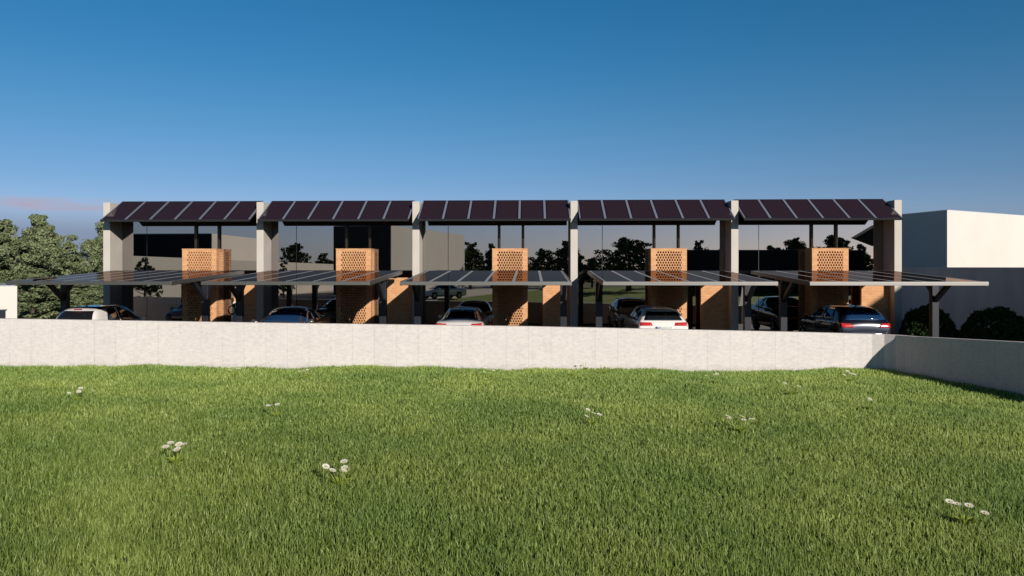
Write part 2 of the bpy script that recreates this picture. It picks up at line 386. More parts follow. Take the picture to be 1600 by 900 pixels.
def make_house(last=False):
    h = empty('row_house', (0, 0, 0))
    f = MB(); f.box((-.14, FIN_Y, -.3), (.14, 40, ROOF_Z)); f.build('fin_wall', M['plaster'], h, bevel=.012)
    if last:
        f = MB(); f.box((BAY - .14, FIN_Y, -.3), (BAY + .14, 40, ROOF_Z)); f.build('fin_wall', M['plaster'], h, bevel=.012)
    joints = [.142, 1.18, BAY - .142]
    for a, c in zip(joints, joints[1:]):
        g = MB(); g.box((a + .012, GLASS, 0), (c - .012, GLASS + .04, 5.2)); g.build('window_pane', M['mirror'], h)
    j = MB()
    for a in joints[1:-1]: j.box((a - .011, GLASS + .004, 0), (a + .011, GLASS + .05, 5.2))
    j.build('glazing_bar', M['mullion'], h)
    r_ = MB(); r_.box((.142, GLASS + .06, 5.2), (BAY - .142, 40, 5.36)); r_.build('roof', M['plaster'], h)
    w = MB(); w.box((.142, 39.7, 0), (BAY - .142, 39.95, 5.2)); w.build('wall', M['plaster'], h)
    # perforated brick shaft
    bx0, bx1, by0, by1, bz = 3.0, 4.39, 29.67, GLASS - .02, 3.555
    s = MB(); n = 35
    perforated(s, 'x', bx0, bx1, by0, .15, .055, .055 + n * .1, .2, 1)
    perforated(s, 'y', by0 + .15, by1, bx0, .11, .055, .055 + n * .1, .1, 1)
    perforated(s, 'y', by0 + .15, by1, bx1 - .11, .11, .055, .055 + n * .1, .1, 1)
    s.box((bx0, by0, 0), (bx1, by1, .055))
    s.box((bx0 + .11, by1 - .05, .055), (bx1 - .11, by1 - .002, bz))
    br = s.build('brick_shaft', M['brick'], h, fix=False)
    c = MB(); c.box((bx0 - .012, by0 - .012, bz), (bx1 + .012, by1 - .004, bz + .022)); c.build('coping', M['brick'], br)
    for px in (3.24, 4.2):
        p = MB(); p.tube([(px, GLASS - .062, bz + .022), (px, GLASS - .062, 5.25)], .055, 12); p.build('flue_post', M['pipe'], br, smooth=True)
    lw = MB(); lw.box((BAY - 1.21, 29.92, 0), (BAY - .142, 30.06, 2.42)); lw.build('brick_wall', M['brick'], h, bevel=.006)
    return h
houses = []
proto = make_house()
for i in range(5):
    h = proto if i == 0 else (make_house(True) if i == 4 else copy_tree(proto))
    h.location = (X0 + BAY * i, 0, 0); houses.append(h)
    tag(h, f'glass fronted row house, {which[i]} of five, behind {carname[i]}', 'house', 'row houses of one terrace')

# tilted solar roofs: six panels on each house
def make_array():
    a = empty('solar_array')
    y0, y1, z0, z1, hw = 28.80, 30.40, 4.68, 5.545, 2.93
    L = math.hypot(y1 - y0, z1 - z0); ang = math.atan2(z1 - z0, y1 - y0)
    T = Matrix.Translation((0, y0, z0)) @ Matrix.Rotation(ang, 4, 'X')
    pit = 2 * hw / 6; gap = .085
    fr = MB(); fr.box((-hw, 0, -.09), (hw, L, -.045), 0, T); fr.build('backing', M['under'], a)
    for k in range(6):
        x0_, x1_ = -hw + k * pit + gap / 2, -hw + (k + 1) * pit - gap / 2
        p = MB(); p.box((x0_, .03, -.043), (x1_, L - .02, 0), 0, T)
        p.box((x0_ + .045, .075, -.02), (x1_ - .045, L - .07, .003), 1, T)
        p.build('solar_panel', [M['cframe'], M['cell_roof']], a)
    for k in range(7):
        xc = -hw + k * pit; w2 = gap / 2 - .001
        s = MB(); s.box((max(-hw, xc - w2), .02, -.043), (min(hw, xc + w2), L - .01, .006), 0, T); s.build('mounting_strip', M['strip_roof'], a)
    e_ = MB(); e_.box((-hw - .01, -.02, -.075), (hw + .01, .018, .008), 0, T); e_.build('edge_rail', M['pipe'], a)
    for sx in (-1.9, 0, 1.9):
        e_ = MB(); e_.bar((sx, 29.9, 5.18), (sx, 30.15, 5.3), .06); e_.build('bracket', M['steel'], a)
    return a
pa = make_array()
for i in range(5):
    a = pa if i == 0 else copy_tree(pa)
    a.location = (X0 + BAY * i + BAY / 2, 0, 0)
    tag(a, f'tilted row of dark solar panels on the roof of the {which[i]} house', 'solar panels', 'solar arrays along the terrace roof')

# carports
def make_carport():
    c = empty('carport')
    y0, y1, z0, z1, hw = 23.03, 29.1, 2.40, 2.705, 2.63
    L = math.hypot(y1 - y0, z1 - z0); ang = math.atan2(z1 - z0, y1 - y0)
    T = Matrix.Translation((0, y0, z0)) @ Matrix.Rotation(ang, 4, 'X')
    pit = 2 * (hw - .06) / 6; gap = .09
    for rrow, (v0, v1) in enumerate(((.09, L * .5 - .012), (L * .5 + .012, L - .09))):
        for k in range(6):
            x0_, x1_ = -hw + .06 + k * pit + gap / 2, -hw + .06 + (k + 1) * pit - gap / 2
            p = MB(); p.box((x0_, v0, -.045), (x1_, v1, -.004), 0, T)
            p.build('solar_panel', [M['cell']], c)
    for k in range(7):
        xc = -hw + .06 + k * pit
        s = MB(); s.box((xc - gap / 2 + .001, .085, -.045), (xc + gap / 2 - .001, L - .085, -.002), 0, T); s.build('mounting_strip', M['strip'], c)
    s = MB(); s.box((-hw, 0, -.112), (hw, .08, 0), 0, T); s.build('fascia', M['fascia'], c, bevel=.006)
    s = MB(); s.box((-hw, L - .08, -.13), (hw, L, 0), 0, T); s.build('rear_beam', M['steel'], c)
    for sx in (-1, 1):
        s = MB(); a_, b_ = sorted((sx * hw, sx * (hw - .055))); s.box((a_, .082, -.13), (b_, L - .082, .002), 0, T); s.build('side_beam', M['fascia'] if sx > 0 else M['steel'], c)  # sunlit right side and shaded left side put into the beam materials
    zt = lambda y: z0 + (y - y0) * math.tan(ang)
    for yy in (25.85, 28.2):
        s = MB(); s.box((-hw + .06, yy - .07, zt(yy) - .24), (hw - .06, yy + .07, zt(yy) - .05)); s.build('cross_beam', M['steel'], c)
    for sx in (-1, 1):
        px = sx * 2.50
        s = MB(); s.box((px - .11, 25.74, 0), (px + .11, 25.96, zt(25.85) - .242)); po = s.build('post', M['steel'], c, bevel=.008)
        s = MB(); s.box((px - .17, 25.68, .001), (px + .17, 26.02, .022)); s.build('base_plate', M['steel'], po)
        s = MB(); s.bar((px, 25.78, 1.72), (px, 24.75, zt(24.75) - .07), .12, .14); s.build('brace', M['steel'], c)
        s = MB(); s.bar((px, 25.92, 1.95), (px, 26.55, zt(26.55) - .07), .10, .12); s.build('brace', M['steel'], c)
    return c
pc = make_carport()
for i in range(5):
    c = pc if i == 0 else copy_tree(pc)
    c.location = (-13.756 + BAY * i, 0, 0)
    tag(c, f'carport with glossy solar panel roof, {which[i]} of five, over {carname[i]}', 'carport', 'carports in front of the terrace')

# ------------------------------------------------------------------ other buildings
def quad_house(name, corners, z0, z1, m, label, cat, par=.0, group=None):
    h = empty(name, (corners[0][0], corners[0][1], 0)); ox, oy = corners[0][:2]
    loc = [(p[0] - ox, p[1] - oy) for p in corners]
    w = MB(); w.prism(loc, z0, z1); w.build('wall', m, h, bevel=.02)
    cx = sum(p[0] for p in loc) / len(loc); cy = sum(p[1] for p in loc) / len(loc)
    r_ = MB(); r_.prism([(cx + (p[0]-cx) * .985, cy + (p[1]-cy) * .985) for p in loc], z1 + .002, z1 + .03); r_.build('roof', M['grey_wall'], h)
    tag(h, label, cat, group); return h
# white house to the right of the terrace
A = at(1480, 328, 44); Bp = at(1408, 334.5, 47.6); Cp = at(1640, 341, 51)
B2 = Vector((A.x + (Bp.x - A.x) * 2.2, A.y + (Bp.y - A.y) * 2.2, 0)); C2 = Vector((A.x + (Cp.x - A.x) * 1.9, A.y + (Cp.y - A.y) * 1.9, 0))
D2 = B2 + C2 - A
quad_house('white_house', [A, C2, D2, B2], -.5, A.z, M['white'], 'large plain white flat roofed house block rising beyond the right end of the terrace', 'house')
# grey wall running back on the right, its near face out of the sun
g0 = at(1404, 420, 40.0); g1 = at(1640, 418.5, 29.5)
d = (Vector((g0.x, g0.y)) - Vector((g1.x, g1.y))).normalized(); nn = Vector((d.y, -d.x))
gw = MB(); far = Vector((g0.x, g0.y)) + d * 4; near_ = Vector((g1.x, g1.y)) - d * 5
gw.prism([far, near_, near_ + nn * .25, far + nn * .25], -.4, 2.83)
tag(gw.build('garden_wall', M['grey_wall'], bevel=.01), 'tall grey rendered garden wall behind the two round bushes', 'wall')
# small white outbuilding at the left edge
ob = empty('outbuilding', (xat(27, 27.2), 27.2, 0), R(36))
w = MB(); w.box((-7, 0, -.5), (0, 4.2, at(27, 447, 27.2).z)); w.build('wall', M['white'], ob, bevel=.015)
w = MB(); w.box((-6.9, .1, at(27, 447, 27.2).z + .001), (-.1, 4.1, at(27, 447, 27.2).z + .03)); w.build('roof', M['grey_wall'], ob)
w = MB(); zt_ = at(14, 484.5, 27.2).z; w.box((-3.2, -.012, .15), (-.36, -.002, zt_)); wi = w.build('window', M['window'], ob)
w = MB(); w.box((-3.24, -.03, zt_), (-.36 + .04, .0, zt_ + .04)); w.build('window_frame', M['steel'], wi)
tag(ob, 'low white rendered outbuilding with a dark window at the left edge', 'outbuilding')
# unseen block added outside the frame at right to shade bushes and rightmost bay
quad_house('shade_block', [(24.2, 8.5), (31, 8.5), (31, 28.0), (24.2, 28.0)], -.5, 9.4, M['white'], 'unseen white block added outside the right edge to shade the round bushes', 'house')

# buildings across the lawn, seen mirrored in the glass
def mirrored_house(name, corner, left, right, m, label, dark=False):
    C = atm(*corner); Lf = atm(*left); Rt = atm(*right)
    a = Vector((C.x, C.y)); b_ = Vector((Lf.x, Lf.y)); c_ = Vector((Rt.x, Rt.y)); d_ = b_ + c_ - a
    h = quad_house(name, [a, c_, d_, b_], -.5, C.z, m, label, 'house')
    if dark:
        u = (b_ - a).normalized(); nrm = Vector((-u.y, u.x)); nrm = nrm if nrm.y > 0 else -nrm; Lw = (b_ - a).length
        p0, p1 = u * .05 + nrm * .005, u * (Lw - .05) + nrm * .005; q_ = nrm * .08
        f_ = MB(); f_.prism([p0, p1, p1 + q_, p0 + q_], 0, C.z - .05); f_.build('north_shade_slab', M['shade'], h)  # dark slab painted in for the shade on the unlit north face
    return h
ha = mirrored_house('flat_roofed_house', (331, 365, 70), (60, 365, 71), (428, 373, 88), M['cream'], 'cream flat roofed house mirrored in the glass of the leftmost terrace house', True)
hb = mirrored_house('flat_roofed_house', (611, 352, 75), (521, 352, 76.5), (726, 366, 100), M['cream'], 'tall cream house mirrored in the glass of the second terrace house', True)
hc = mirrored_house('flat_roofed_house', (1350, 391, 92), (1072, 391, 90), (1345, 391, 100), M['shade'], 'long low shaded house mirrored behind the two brick shafts at right')  # shade of its unlit north face put into the wall colour
hd = mirrored_house('flat_roofed_house', (1400, 366, 70), (1366, 366, 72), (1440, 366, 90), M['shade'], 'shaded house mirrored at the far right end of the glass front')
e0, e1, e2 = atm(1338, 371, 67.5), atm(1372, 351, 67.5), atm(1372, 384, 67.5); b0 = hd.location
r_ = MB(); tri = [Vector((e.x - b0.x, e.y - b0.y, e.z)) for e in (e0, e1, e2)]
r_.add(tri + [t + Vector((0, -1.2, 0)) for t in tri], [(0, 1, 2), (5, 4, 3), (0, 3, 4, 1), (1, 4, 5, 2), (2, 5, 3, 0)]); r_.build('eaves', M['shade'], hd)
# garden wall on the left side of the road
a = atm(120, 396, 50); b_ = atm(525, 413, 96)
gw = MB(); p, q = Vector((a.x, a.y)), Vector((b_.x, b_.y)); dd = (q - p).normalized(); nn = Vector((dd.y, -dd.x)) * .3
vb = [(p.x, p.y, -.5), (q.x, q.y, -.5), (q.x+nn.x, q.y+nn.y, -.5), (p.x+nn.x, p.y+nn.y, -.5)]
za, zc = atm(206, 398, 55).z, atm(525, 413, 96).z
vt = [(v[0], v[1], z) for v, z in zip(vb, (za, zc, zc, za))]
gw.add(vb + vt, [(0,3,2,1),(4,5,6,7),(0,1,5,4),(1,2,6,5),(2,3,7,6),(3,0,4,7)])
tag(gw.build('garden_wall', M['cream'], bevel=.02), 'long cream garden wall mirrored low in the glass of the leftmost house', 'wall')

# ------------------------------------------------------------------ trees and bushes
def leaf_mass(rng, centres, per, spread, size, droop=.3, aspect=2.0):
    """many small leaf faces round clump centres (n,4: xyz + radius)"""
    cs = np.repeat(centres, per, 0); n = len(cs)
    d = rng.normal(size=(n, 3)); d /= np.linalg.norm(d, axis=1)[:, None]
    rad = cs[:, 3:4] * rng.random((n, 1)) ** .45 * spread
    p = cs[:, :3] + d * rad * np.array([1, 1, .62])
    nrm = d * .8 + rng.normal(size=(n, 3)) * .55 + np.array([0, 0, .45]); nrm /= np.linalg.norm(nrm, axis=1)[:, None]
    t = np.cross(nrm, rng.normal(size=(n, 3))); t /= np.linalg.norm(t, axis=1)[:, None]
    t[:, 2] -= droop; t /= np.linalg.norm(t, axis=1)[:, None]
    b = np.cross(nrm, t); b /= np.maximum(np.linalg.norm(b, axis=1)[:, None], 1e-6)
    s = size * (.6 + .8 * rng.random((n, 1)))
    V = np.stack([p - t*s*.5, p + b*s/aspect*.5, p + t*s*.5, p - b*s/aspect*.5], 1).reshape(-1, 3)
    return V, np.arange(4 * n).reshape(-1, 4)
def make_tree(seed, h, w, trunk_h, leafm, size=.22, clumps=170, per=55, name='broadleaf_tree', cone=.5):
    rng = np.random.default_rng(seed); rnd = random.Random(seed)
    t = empty(name); tr = MB()
    tr.tube([(0, 0, -.3), (0.04*h*rnd.uniform(-.5,.5), 0, h*.25), (0.03*h*rnd.uniform(-.6,.6), .02*h, h*.55), (0, 0, h*.86)], [w*.045, w*.035, w*.022, w*.008], 8)
    cs = []
    nl = 16
    for k in range(nl):
        f_ = (k + .5) / nl; z0 = trunk_h + (h*.82 - trunk_h) * f_ ; az = k * 2.4 + rnd.uniform(-.4, .4)
        prof = (math.sin(math.pi * min(1, .18 + .82 * f_) ** (1 - cone*.5)) ** .7) if cone < .8 else (1.02 - f_)
        L = w * .5 * max(.22, prof) * rnd.uniform(.75, 1.12)
        e_ = Vector((math.cos(az)*L, math.sin(az)*L, z0 + L*rnd.uniform(.15, .55)))
        mid = Vector((e_.x*.5, e_.y*.5, z0 + (e_.z - z0)*.35))
        tr.tube([(0, 0, z0), mid, e_], [w*.014, w*.009, w*.003], 5, cap=False)
        for q_ in range(clumps // nl):
            s_ = rnd.uniform(.35, 1.05); jit = L * .26
            c_ = Vector((e_.x*s_, e_.y*s_, z0 + (e_.z - z0)*s_)) + Vector((rnd.gauss(0, jit), rnd.gauss(0, jit), rnd.gauss(0, jit*.6)))
            cs.append((*c_, w * rnd.uniform(.035, .085)))
    for q_ in range(clumps // 10):
        cs.append((rnd.gauss(0, w*.07), rnd.gauss(0, w*.07), h*rnd.uniform(.8, .985), w*rnd.uniform(.03, .06)))
    tr.build('trunk', M['bark'], t, smooth=True)
    V, Fq = leaf_mass(rng, np.array(cs), per, 1.25, size)
    np_mesh('crown', V, Fq, leafm, t)
    return t
pale = [make_tree(11, 7.2, 6.4, 1.0, M['leaf_pale'], .2, 290, 95, 'pale_tree'), make_tree(12, 7.2, 5.6, .9, M['leaf_pale'], .2, 290, 95, 'pale_tree')]
# (px, top y, width px, y)
spots = [(4, 343, 150, 47, 0, 'tall pale green tree at the left edge, above the white outbuilding'),
         (62, 335, 112, 52, 1, 'tallest pale green tree, standing between the left edge and the terrace'),
         (164, 346, 96, 56, 0, 'pale green tree rising directly beside the left end wall of the terrace'),
         (112, 402, 70, 60, 1, 'lower pale tree in the gap between the tall pale trees'),
         (50, 420, 120, 42, 1, 'low bushy pale tree behind the roof of the leftmost carport'),
         (128, 432, 110, 44, 0, 'low bushy pale tree behind the white hatchback'),
         (-70, 350, 130, 50, 1, 'pale tree just beyond the left edge of the view'),
         (190, 420, 80, 50, 1, 'low pale tree half hidden by the left end wall of the terrace')]
used = set()
def put_tree(protos, k, loc, h, w, rz, label, group):
    t = protos[k]
    if id(t) in used: t = copy_tree(t)
    used.add(id(protos[k]))
    t.location = loc; t.rotation_euler = (0, 0, rz); t.scale = (w, w, h); tag(t, label, 'tree', group); return t
for i, (px, py, wp, y, k, lab) in enumerate(spots):
    v = at(px, py, y); H = v.z + .5; w = wp * depth(v.x, v.y) / F
    put_tree(pale, k, (v.x, y, -.5), H / 7.2, w / (6.4, 5.6)[k], i * 1.3 + .4, lab, 'pale trees left of the terrace')
dark = [make_tree(21, 8, 8, 1.6, M['leaf_green'], .42, 180, 36, 'dark_tree', .2), make_tree(22, 8, 6.6, 1.4, M['leaf_green'], .42, 170, 36, 'dark_tree', .6)]
mt = [(462, 379, 55, 112, 0), (505, 396, 50, 118, 1), (735, 379, 62, 104, 1), (768, 381, 40, 108, 1), (800, 398, 60, 118, 0), (850, 388, 60, 118, 0), (886, 377, 70, 112, 1),
      (925, 402, 50, 112, 0), (982, 371, 112, 96, 0), (1035, 392, 50, 112, 1), (1092, 376, 42, 112, 1), (1130, 388, 50, 118, 0), (1204, 384, 50, 122, 1), (1240, 371, 66, 118, 0), (1303, 367, 72, 112, 0), (1345, 382, 50, 106, 1)]
where = ['second', 'second', 'middle', 'middle', 'middle', 'middle', 'middle', 'fourth', 'fourth', 'fourth', 'fourth', 'fourth', 'last', 'last', 'last', 'last']
for i, (px, py, wp, ym, k) in enumerate(mt):
    v = atm(px, py, ym); H = v.z + .5; w = wp * ym / F
    put_tree(dark, k, (v.x, v.y, -.5), H / 8, w / (8, 6.6)[k], i * 2.1, f'backlit leafy tree mirrored in the glass of the {where[i]} house from the left', 'trees across the lawn')
small = [make_tree(31, 3.8, 2.6, 1.2, M['leaf_green'], .2, 90, 34, 'young_tree', .2)]
for i, (px, py, wp, ym, lab) in enumerate([(228, 402, 58, 46, 'young green tree mirrored in the glass of the leftmost house'), (443, 409, 40, 52, 'young green tree mirrored beside the second fin wall'), (760, 440, 30, 60, 'small green tree mirrored behind the white coupe')][:2]):
    v = atm(px, py, ym); put_tree(small, 0, (v.x, v.y, -.25), (v.z + .25) / 3.8, wp * ym / F / 2.6, i * 1.9, lab, 'young trees at the lawn edge')
def make_bush(seed):
    b = empty('round_bush'); rng = np.random.default_rng(seed); rnd = random.Random(seed)
    cs = []
    for k in range(560):
        d = np.array([rnd.gauss(0, 1), rnd.gauss(0, 1), abs(rnd.gauss(0, .75)) + .01]); d /= np.linalg.norm(d)
        r_ = (1 + .03 * math.sin(5*d[0] + 2) + .02*math.sin(9*d[1])) * rnd.uniform(.88, .97)
        cs.append((d[0]*r_, d[1]*r_, d[2]**.85*r_*.98 + .05, .09))
    V, Fq = leaf_mass(rng, np.array(cs), 40, 1.2, .075, .1, 1.6); np_mesh('foliage', V, Fq, M['leaf_dark'], b)
    s = MB(); s.tube([(0, 0, -.1), (.02, 0, .3), (0, .03, .7)], [.07, .06, .02], 7)
    for k in range(6): s.tube([(0, 0, .2), (.35*math.cos(k), .35*math.sin(k), .55), (.7*math.cos(k), .7*math.sin(k), .7)], [.035, .025, .01], 5, cap=False)
    s.build('stem', M['bark'], b, smooth=True); return b
bs = [make_bush(5)]; bs.append(copy_tree(bs[0]))
for b, (px, py, wp, y, lab) in zip(bs, [(1450, 478, 82, 27.5, 'dark clipped round bush behind the post of the rightmost carport'), (1556, 482, 100, 26.0, 'dark clipped round bush at the right edge, right of the carport post')]):
    v = at(px, py, y); w = wp * depth(v.x, v.y) / F / 2
    b.location = (v.x, y, 0); b.scale = (w / 1.0, w / 1.0, v.z / 1.02); b.rotation_euler = (0, 0, px)
    tag(b, lab, 'bush', 'round clipped bushes')

# ------------------------------------------------------------------ cars
def catmull(xs, ys, x):
    return float(np.interp(x, xs, ys))
def make_car(name, spec, paint_m, roof_m=None, glass=None):
    glass = glass or M['glass']
    """local axes: +y forward, origin on the ground at the car's middle"""
    c = empty(name); Lh = spec['L'] / 2; W2 = spec['W'] / 2
    # stations: (y, top z, belt z, half width at belt, half width at top, bottom z)
    st = spec['st']; rows = []
    for (y, T, B, wb, wt, zb_) in st:
        wb *= W2; wt *= W2
        low = T < B + .06
        B_ = min(B, T - .03)
        if low:
            ring = [(0, zb_), (wb*.86, zb_), (wb*.96, zb_+.10), (wb*1.0, zb_+.27), (wb*1.0, max(zb_+.3, B_-.14)), (wb*.985, T-.05), (wb*.93, T-.012), (wb*.8, T+.0), (wt*.45, T+.014), (0, T+.02)]
        else:
            ring = [(0, zb_), (wb*.86, zb_), (wb*.96, zb_+.10), (wb*1.0, zb_+.27), (wb*1.0, B_-.10), (wb*.965, B_+.01), ((wb*.93+wt)/2, (B_+T-.07)/2+.03), (wt, T-.075), (wt*.78, T-.008), (0, T+.02)]
        rows.append([(x, y, z) for x, z in ring] + [(-x, y, z) for x, z in ring[-2:0:-1]])
    n = len(rows[0]); bm = bmesh.new(); vv = [[bm.verts.new(p) for p in r_] for r_ in rows]
    for a, b_ in zip(vv, vv[1:]):
        for k in range(n): bm.faces.new((a[k], a[(k+1) % n], b_[(k+1) % n], b_[k]))
    for r_ in (vv[0], vv[-1]):
        cz = sum(v.co.z for v in r_) / n; cen = bm.verts.new((0, r_[0].co.y + (-.02 if r_ is vv[0] else .02), cz))
        for k in range(n): bm.faces.new((r_[k], r_[(k+1) % n], cen))
    bmesh.ops.recalc_face_normals(bm, faces=bm.faces)
    me = bpy.data.meshes.new('body'); bm.to_mesh(me); bm.free(); me.materials.append(paint_m)
    body = bpy.data.objects.new('body', me); COL.objects.link(body)
    sub = body.modifiers.new('sub', 'SUBSURF'); sub.levels = sub.render_levels = 2
    dg = bpy.context.evaluated_depsgraph_get(); dg.update()
    me2 = bpy.data.meshes.new_from_object(body.evaluated_get(dg)); body.modifiers.clear(); body.data = me2; me2.name = 'body'
    me2.polygons.foreach_set('use_smooth', [True] * len(me2.polygons)); body.parent = c
    bm = bmesh.new(); bm.from_mesh(me2); bvh = BVHTree.FromBMesh(bm); bm.free()
    def patch(pname, corners, axis, m, parent, off=.008, nu=9, nv=5, flip=None):
        """corners: 4 points (a,b) in the plane seen along axis; the patch is laid on the body skin"""
        mb = MB(); V = []
        for j in range(nv):
            for i in range(nu):
                u, w = i / (nu-1), j / (nv-1)
                p = [(1-u)*(1-w)*corners[0][k] + u*(1-w)*corners[1][k] + u*w*corners[2][k] + (1-u)*w*corners[3][k] for k in (0, 1)]
                if axis == 'R': o_, d_ = Vector((3, p[0], p[1])), Vector((-1, 0, 0))
                elif axis == 'L': o_, d_ = Vector((-3, p[0], p[1])), Vector((1, 0, 0))
                elif axis == 'B': o_, d_ = Vector((p[0], -5, p[1])), Vector((0, 1, 0))
                elif axis == 'F': o_, d_ = Vector((p[0], 5, p[1])), Vector((0, -1, 0))
                else: o_, d_ = Vector((p[0], p[1], 4)), Vector((0, 0, -1))
                hit, nr, _, _ = bvh.ray_cast(o_, d_)
                if hit is None: hit, nr, _, _ = bvh.find_nearest(o_ + d_ * 2.5)
                if nr.dot(d_) > 0: nr = -nr
                V.append(hit + nr * off)
        Fs = [(j*nu+i, j*nu+i+1, (j+1)*nu+i+1, (j+1)*nu+i) for j in range(nv-1) for i in range(nu-1)]
        mb.add(V, Fs); o = mb.build(pname, m, parent, smooth=True)
        sd = o.modifiers.new('thick', 'SOLIDIFY'); sd.thickness = .006; sd.offset = 0
        return o
    for side, sg in (('R', 1), ('L', -1)):
        for pts in spec['side']: patch('side_window', pts, side, glass, c)
        if 'seams' in spec:
            for y in spec['seams']: patch('door_seam', [(y-.006, .35), (y+.006, .35), (y+.006, .9), (y-.006, .9)], side, M['trim'], c, .003, 2, 6)
            for y in spec['seams'][1:]: patch('door_handle', [(y+.06, .80), (y+.24, .80), (y+.24, .83), (y+.06, .83)], side, paint_m, c, .02, 4, 2)
        patch('sill', [(-Lh*.6, .2), (Lh*.6, .2), (Lh*.6, .32), (-Lh*.6, .32)], side, M['trim'], c, .006, 8, 3)
    patch('rear_window', spec['rear'], spec.get('rear_axis', 'B'), glass, c, .008, 11, 6)
    patch('windscreen', spec['front'], 'T', glass, c, .008, 11, 6)
    for sg in (-1, 1):
        patch('tail_lamp', [(sg*a, z) for a, z in spec['tail']], 'B', M['red'], c, .012, 7, 4)
        patch('headlamp', [(sg*a, z) for a, z in spec['head']], 'F', M['lamp'], c, .012, 6, 4)
    pz = spec['plate']
    pl = patch('number_plate', [(-.26, pz), (.26, pz), (.26, pz+.11), (-.26, pz+.11)], 'B', M['plate'], c, .02, 5, 3)
    patch('plate_band', [(-.26, pz), (-.215, pz), (-.215, pz+.11), (-.26, pz+.11)], 'B', M['plate_blue'], pl, .026, 2, 2)
    patch('rear_bumper_insert', [(-W2*.7, .3), (W2*.7, .3), (W2*.74, .42), (-W2*.74, .42)], 'B', M['trim'], c, .01, 8, 3)
    patch('grille', [(-W2*.5, .32), (W2*.5, .32), (W2*.42, .58), (-W2*.42, .58)], 'F', M['trim'], c, .01, 8, 4)
    if spec.get('strip'): patch('chrome_strip', [(-W2*.72, spec['strip']), (W2*.72, spec['strip']), (W2*.72, spec['strip']+.035), (-W2*.72, spec['strip']+.035)], 'B', M['chrome'], c, .014, 9, 2)
    if spec.get('brake'): 
        by_, bz_ = spec['brake']; b_ = MB(); b_.box((-.13, by_-.015, bz_-.010), (.13, by_+.03, bz_+.012)); b_.build('brake_light', M['red'], c)
    if roof_m:
        r0, r1, rw = spec['roofpatch']; patch('roof_panel', [(-rw*W2, r0), (rw*W2, r0), (rw*W2, r1), (-rw*W2, r1)], 'T', roof_m, c, .006, 11, 9)
    if spec.get('rails'):
        for sg in (-1, 1):
            y0_, y1_ = spec['rails']; ry = [y0_, y0_+.1, (y0_+y1_)/2, y1_-.1, y1_]
            pts = []
            for k, y in enumerate(ry):
                h_, _, _, _ = bvh.ray_cast(Vector((sg*W2*.60, y, 4)), Vector((0, 0, -1))); pts.append(h_ + Vector((0, 0, .0 if k in (0, 4) else .035)))
            r_ = MB(); r_.tube(pts, .014, 6); r_.build('roof_rail', M['trim'], c, smooth=True)
    h_, _, _, _ = bvh.ray_cast(Vector((0, spec['ant'], 4)), Vector((0, 0, -1)))
    a_ = MB(); a_.add([h_ + Vector(v) for v in ((-.025, -.09, -.01), (.025, -.09, -.01), (0, .1, -.01), (0, -.10, .06))], [(0, 1, 2), (0, 1, 3), (1, 2, 3), (2, 0, 3)]); a_.build('aerial', paint_m, c)
    for sg in (-1, 1):
        my, mz = spec['mirror']; m_ = MB(); m_.tube([(sg*(W2-.10), my, mz-.05), (sg*(W2+.05), my, mz), (sg*(W2+.16), my-.02, mz+.01), (sg*(W2+.2), my-.03, mz)], [.03, .075, .08, .03], 10)
        m_.build('wing_mirror', paint_m, c, smooth=True)
    rw = spec.get('wr', .31)
    for wy in spec['wheels']:
        for sg in (-1, 1):
            patch('wheel_arch', [(wy-rw*1.1, .14), (wy+rw*1.1, .14), (wy+rw*.72, rw*2.1), (wy-rw*.72, rw*2.1)], 'R' if sg > 0 else 'L', M['trim'], c, .004, 9, 5)
            w = empty('wheel', (sg*(W2-.085), wy, rw)); w.parent = c
            t = MB(); prof = [(rw*.66, -.10), (rw*.93, -.10), (rw, -.06), (rw, .06), (rw*.93, .10), (rw*.66, .10)]; ns = 28
            for k in range(ns):
                an = 2*math.pi*k/ns
                for r_, xx in prof: t.v.append((xx, math.cos(an)*r_, math.sin(an)*r_))
            for k in range(ns):
                k2 = (k+1) % ns
                for q_ in range(6):
                    q2 = (q_+1) % 6; t.f.append((k*6+q_, k*6+q2, k2*6+q2, k2*6+q_)); t.m.append(0)
            t.build('tyre', M['tyre'], w, smooth=True)
            t = MB()
            for k in range(5):
                for dl in (-.16, .16):
                    an = 2*math.pi*k/5
                    p0 = Vector((sg*.085, math.cos(an+dl*2.2)*.06, math.sin(an+dl*2.2)*.06)); p1 = Vector((sg*.075, math.cos(an+dl)*rw*.66, math.sin(an+dl)*rw*.66)); t.bar(p0, p1, .035, .03)
            t.tube([(sg*.06, 0, 0), (sg*.10, 0, 0)], [.065, .055], 12); 
            ringp = [(sg*.08, math.cos(2*math.pi*k/24)*rw*.66, math.sin(2*math.pi*k/24)*rw*.66) for k in range(25)]; t.tube(ringp, .016, 6, cap=False)
            t.tube([(sg*-.02, 0, 0), (sg*.0, 0, 0)], [rw*.64, rw*.64], 24, 1)
            t.build('rim', [M['rim'], M['trim']], w)
    return c
def S_(y, T, B, wb, wt, zb=.2): return (y, T, B, wb, wt, zb)
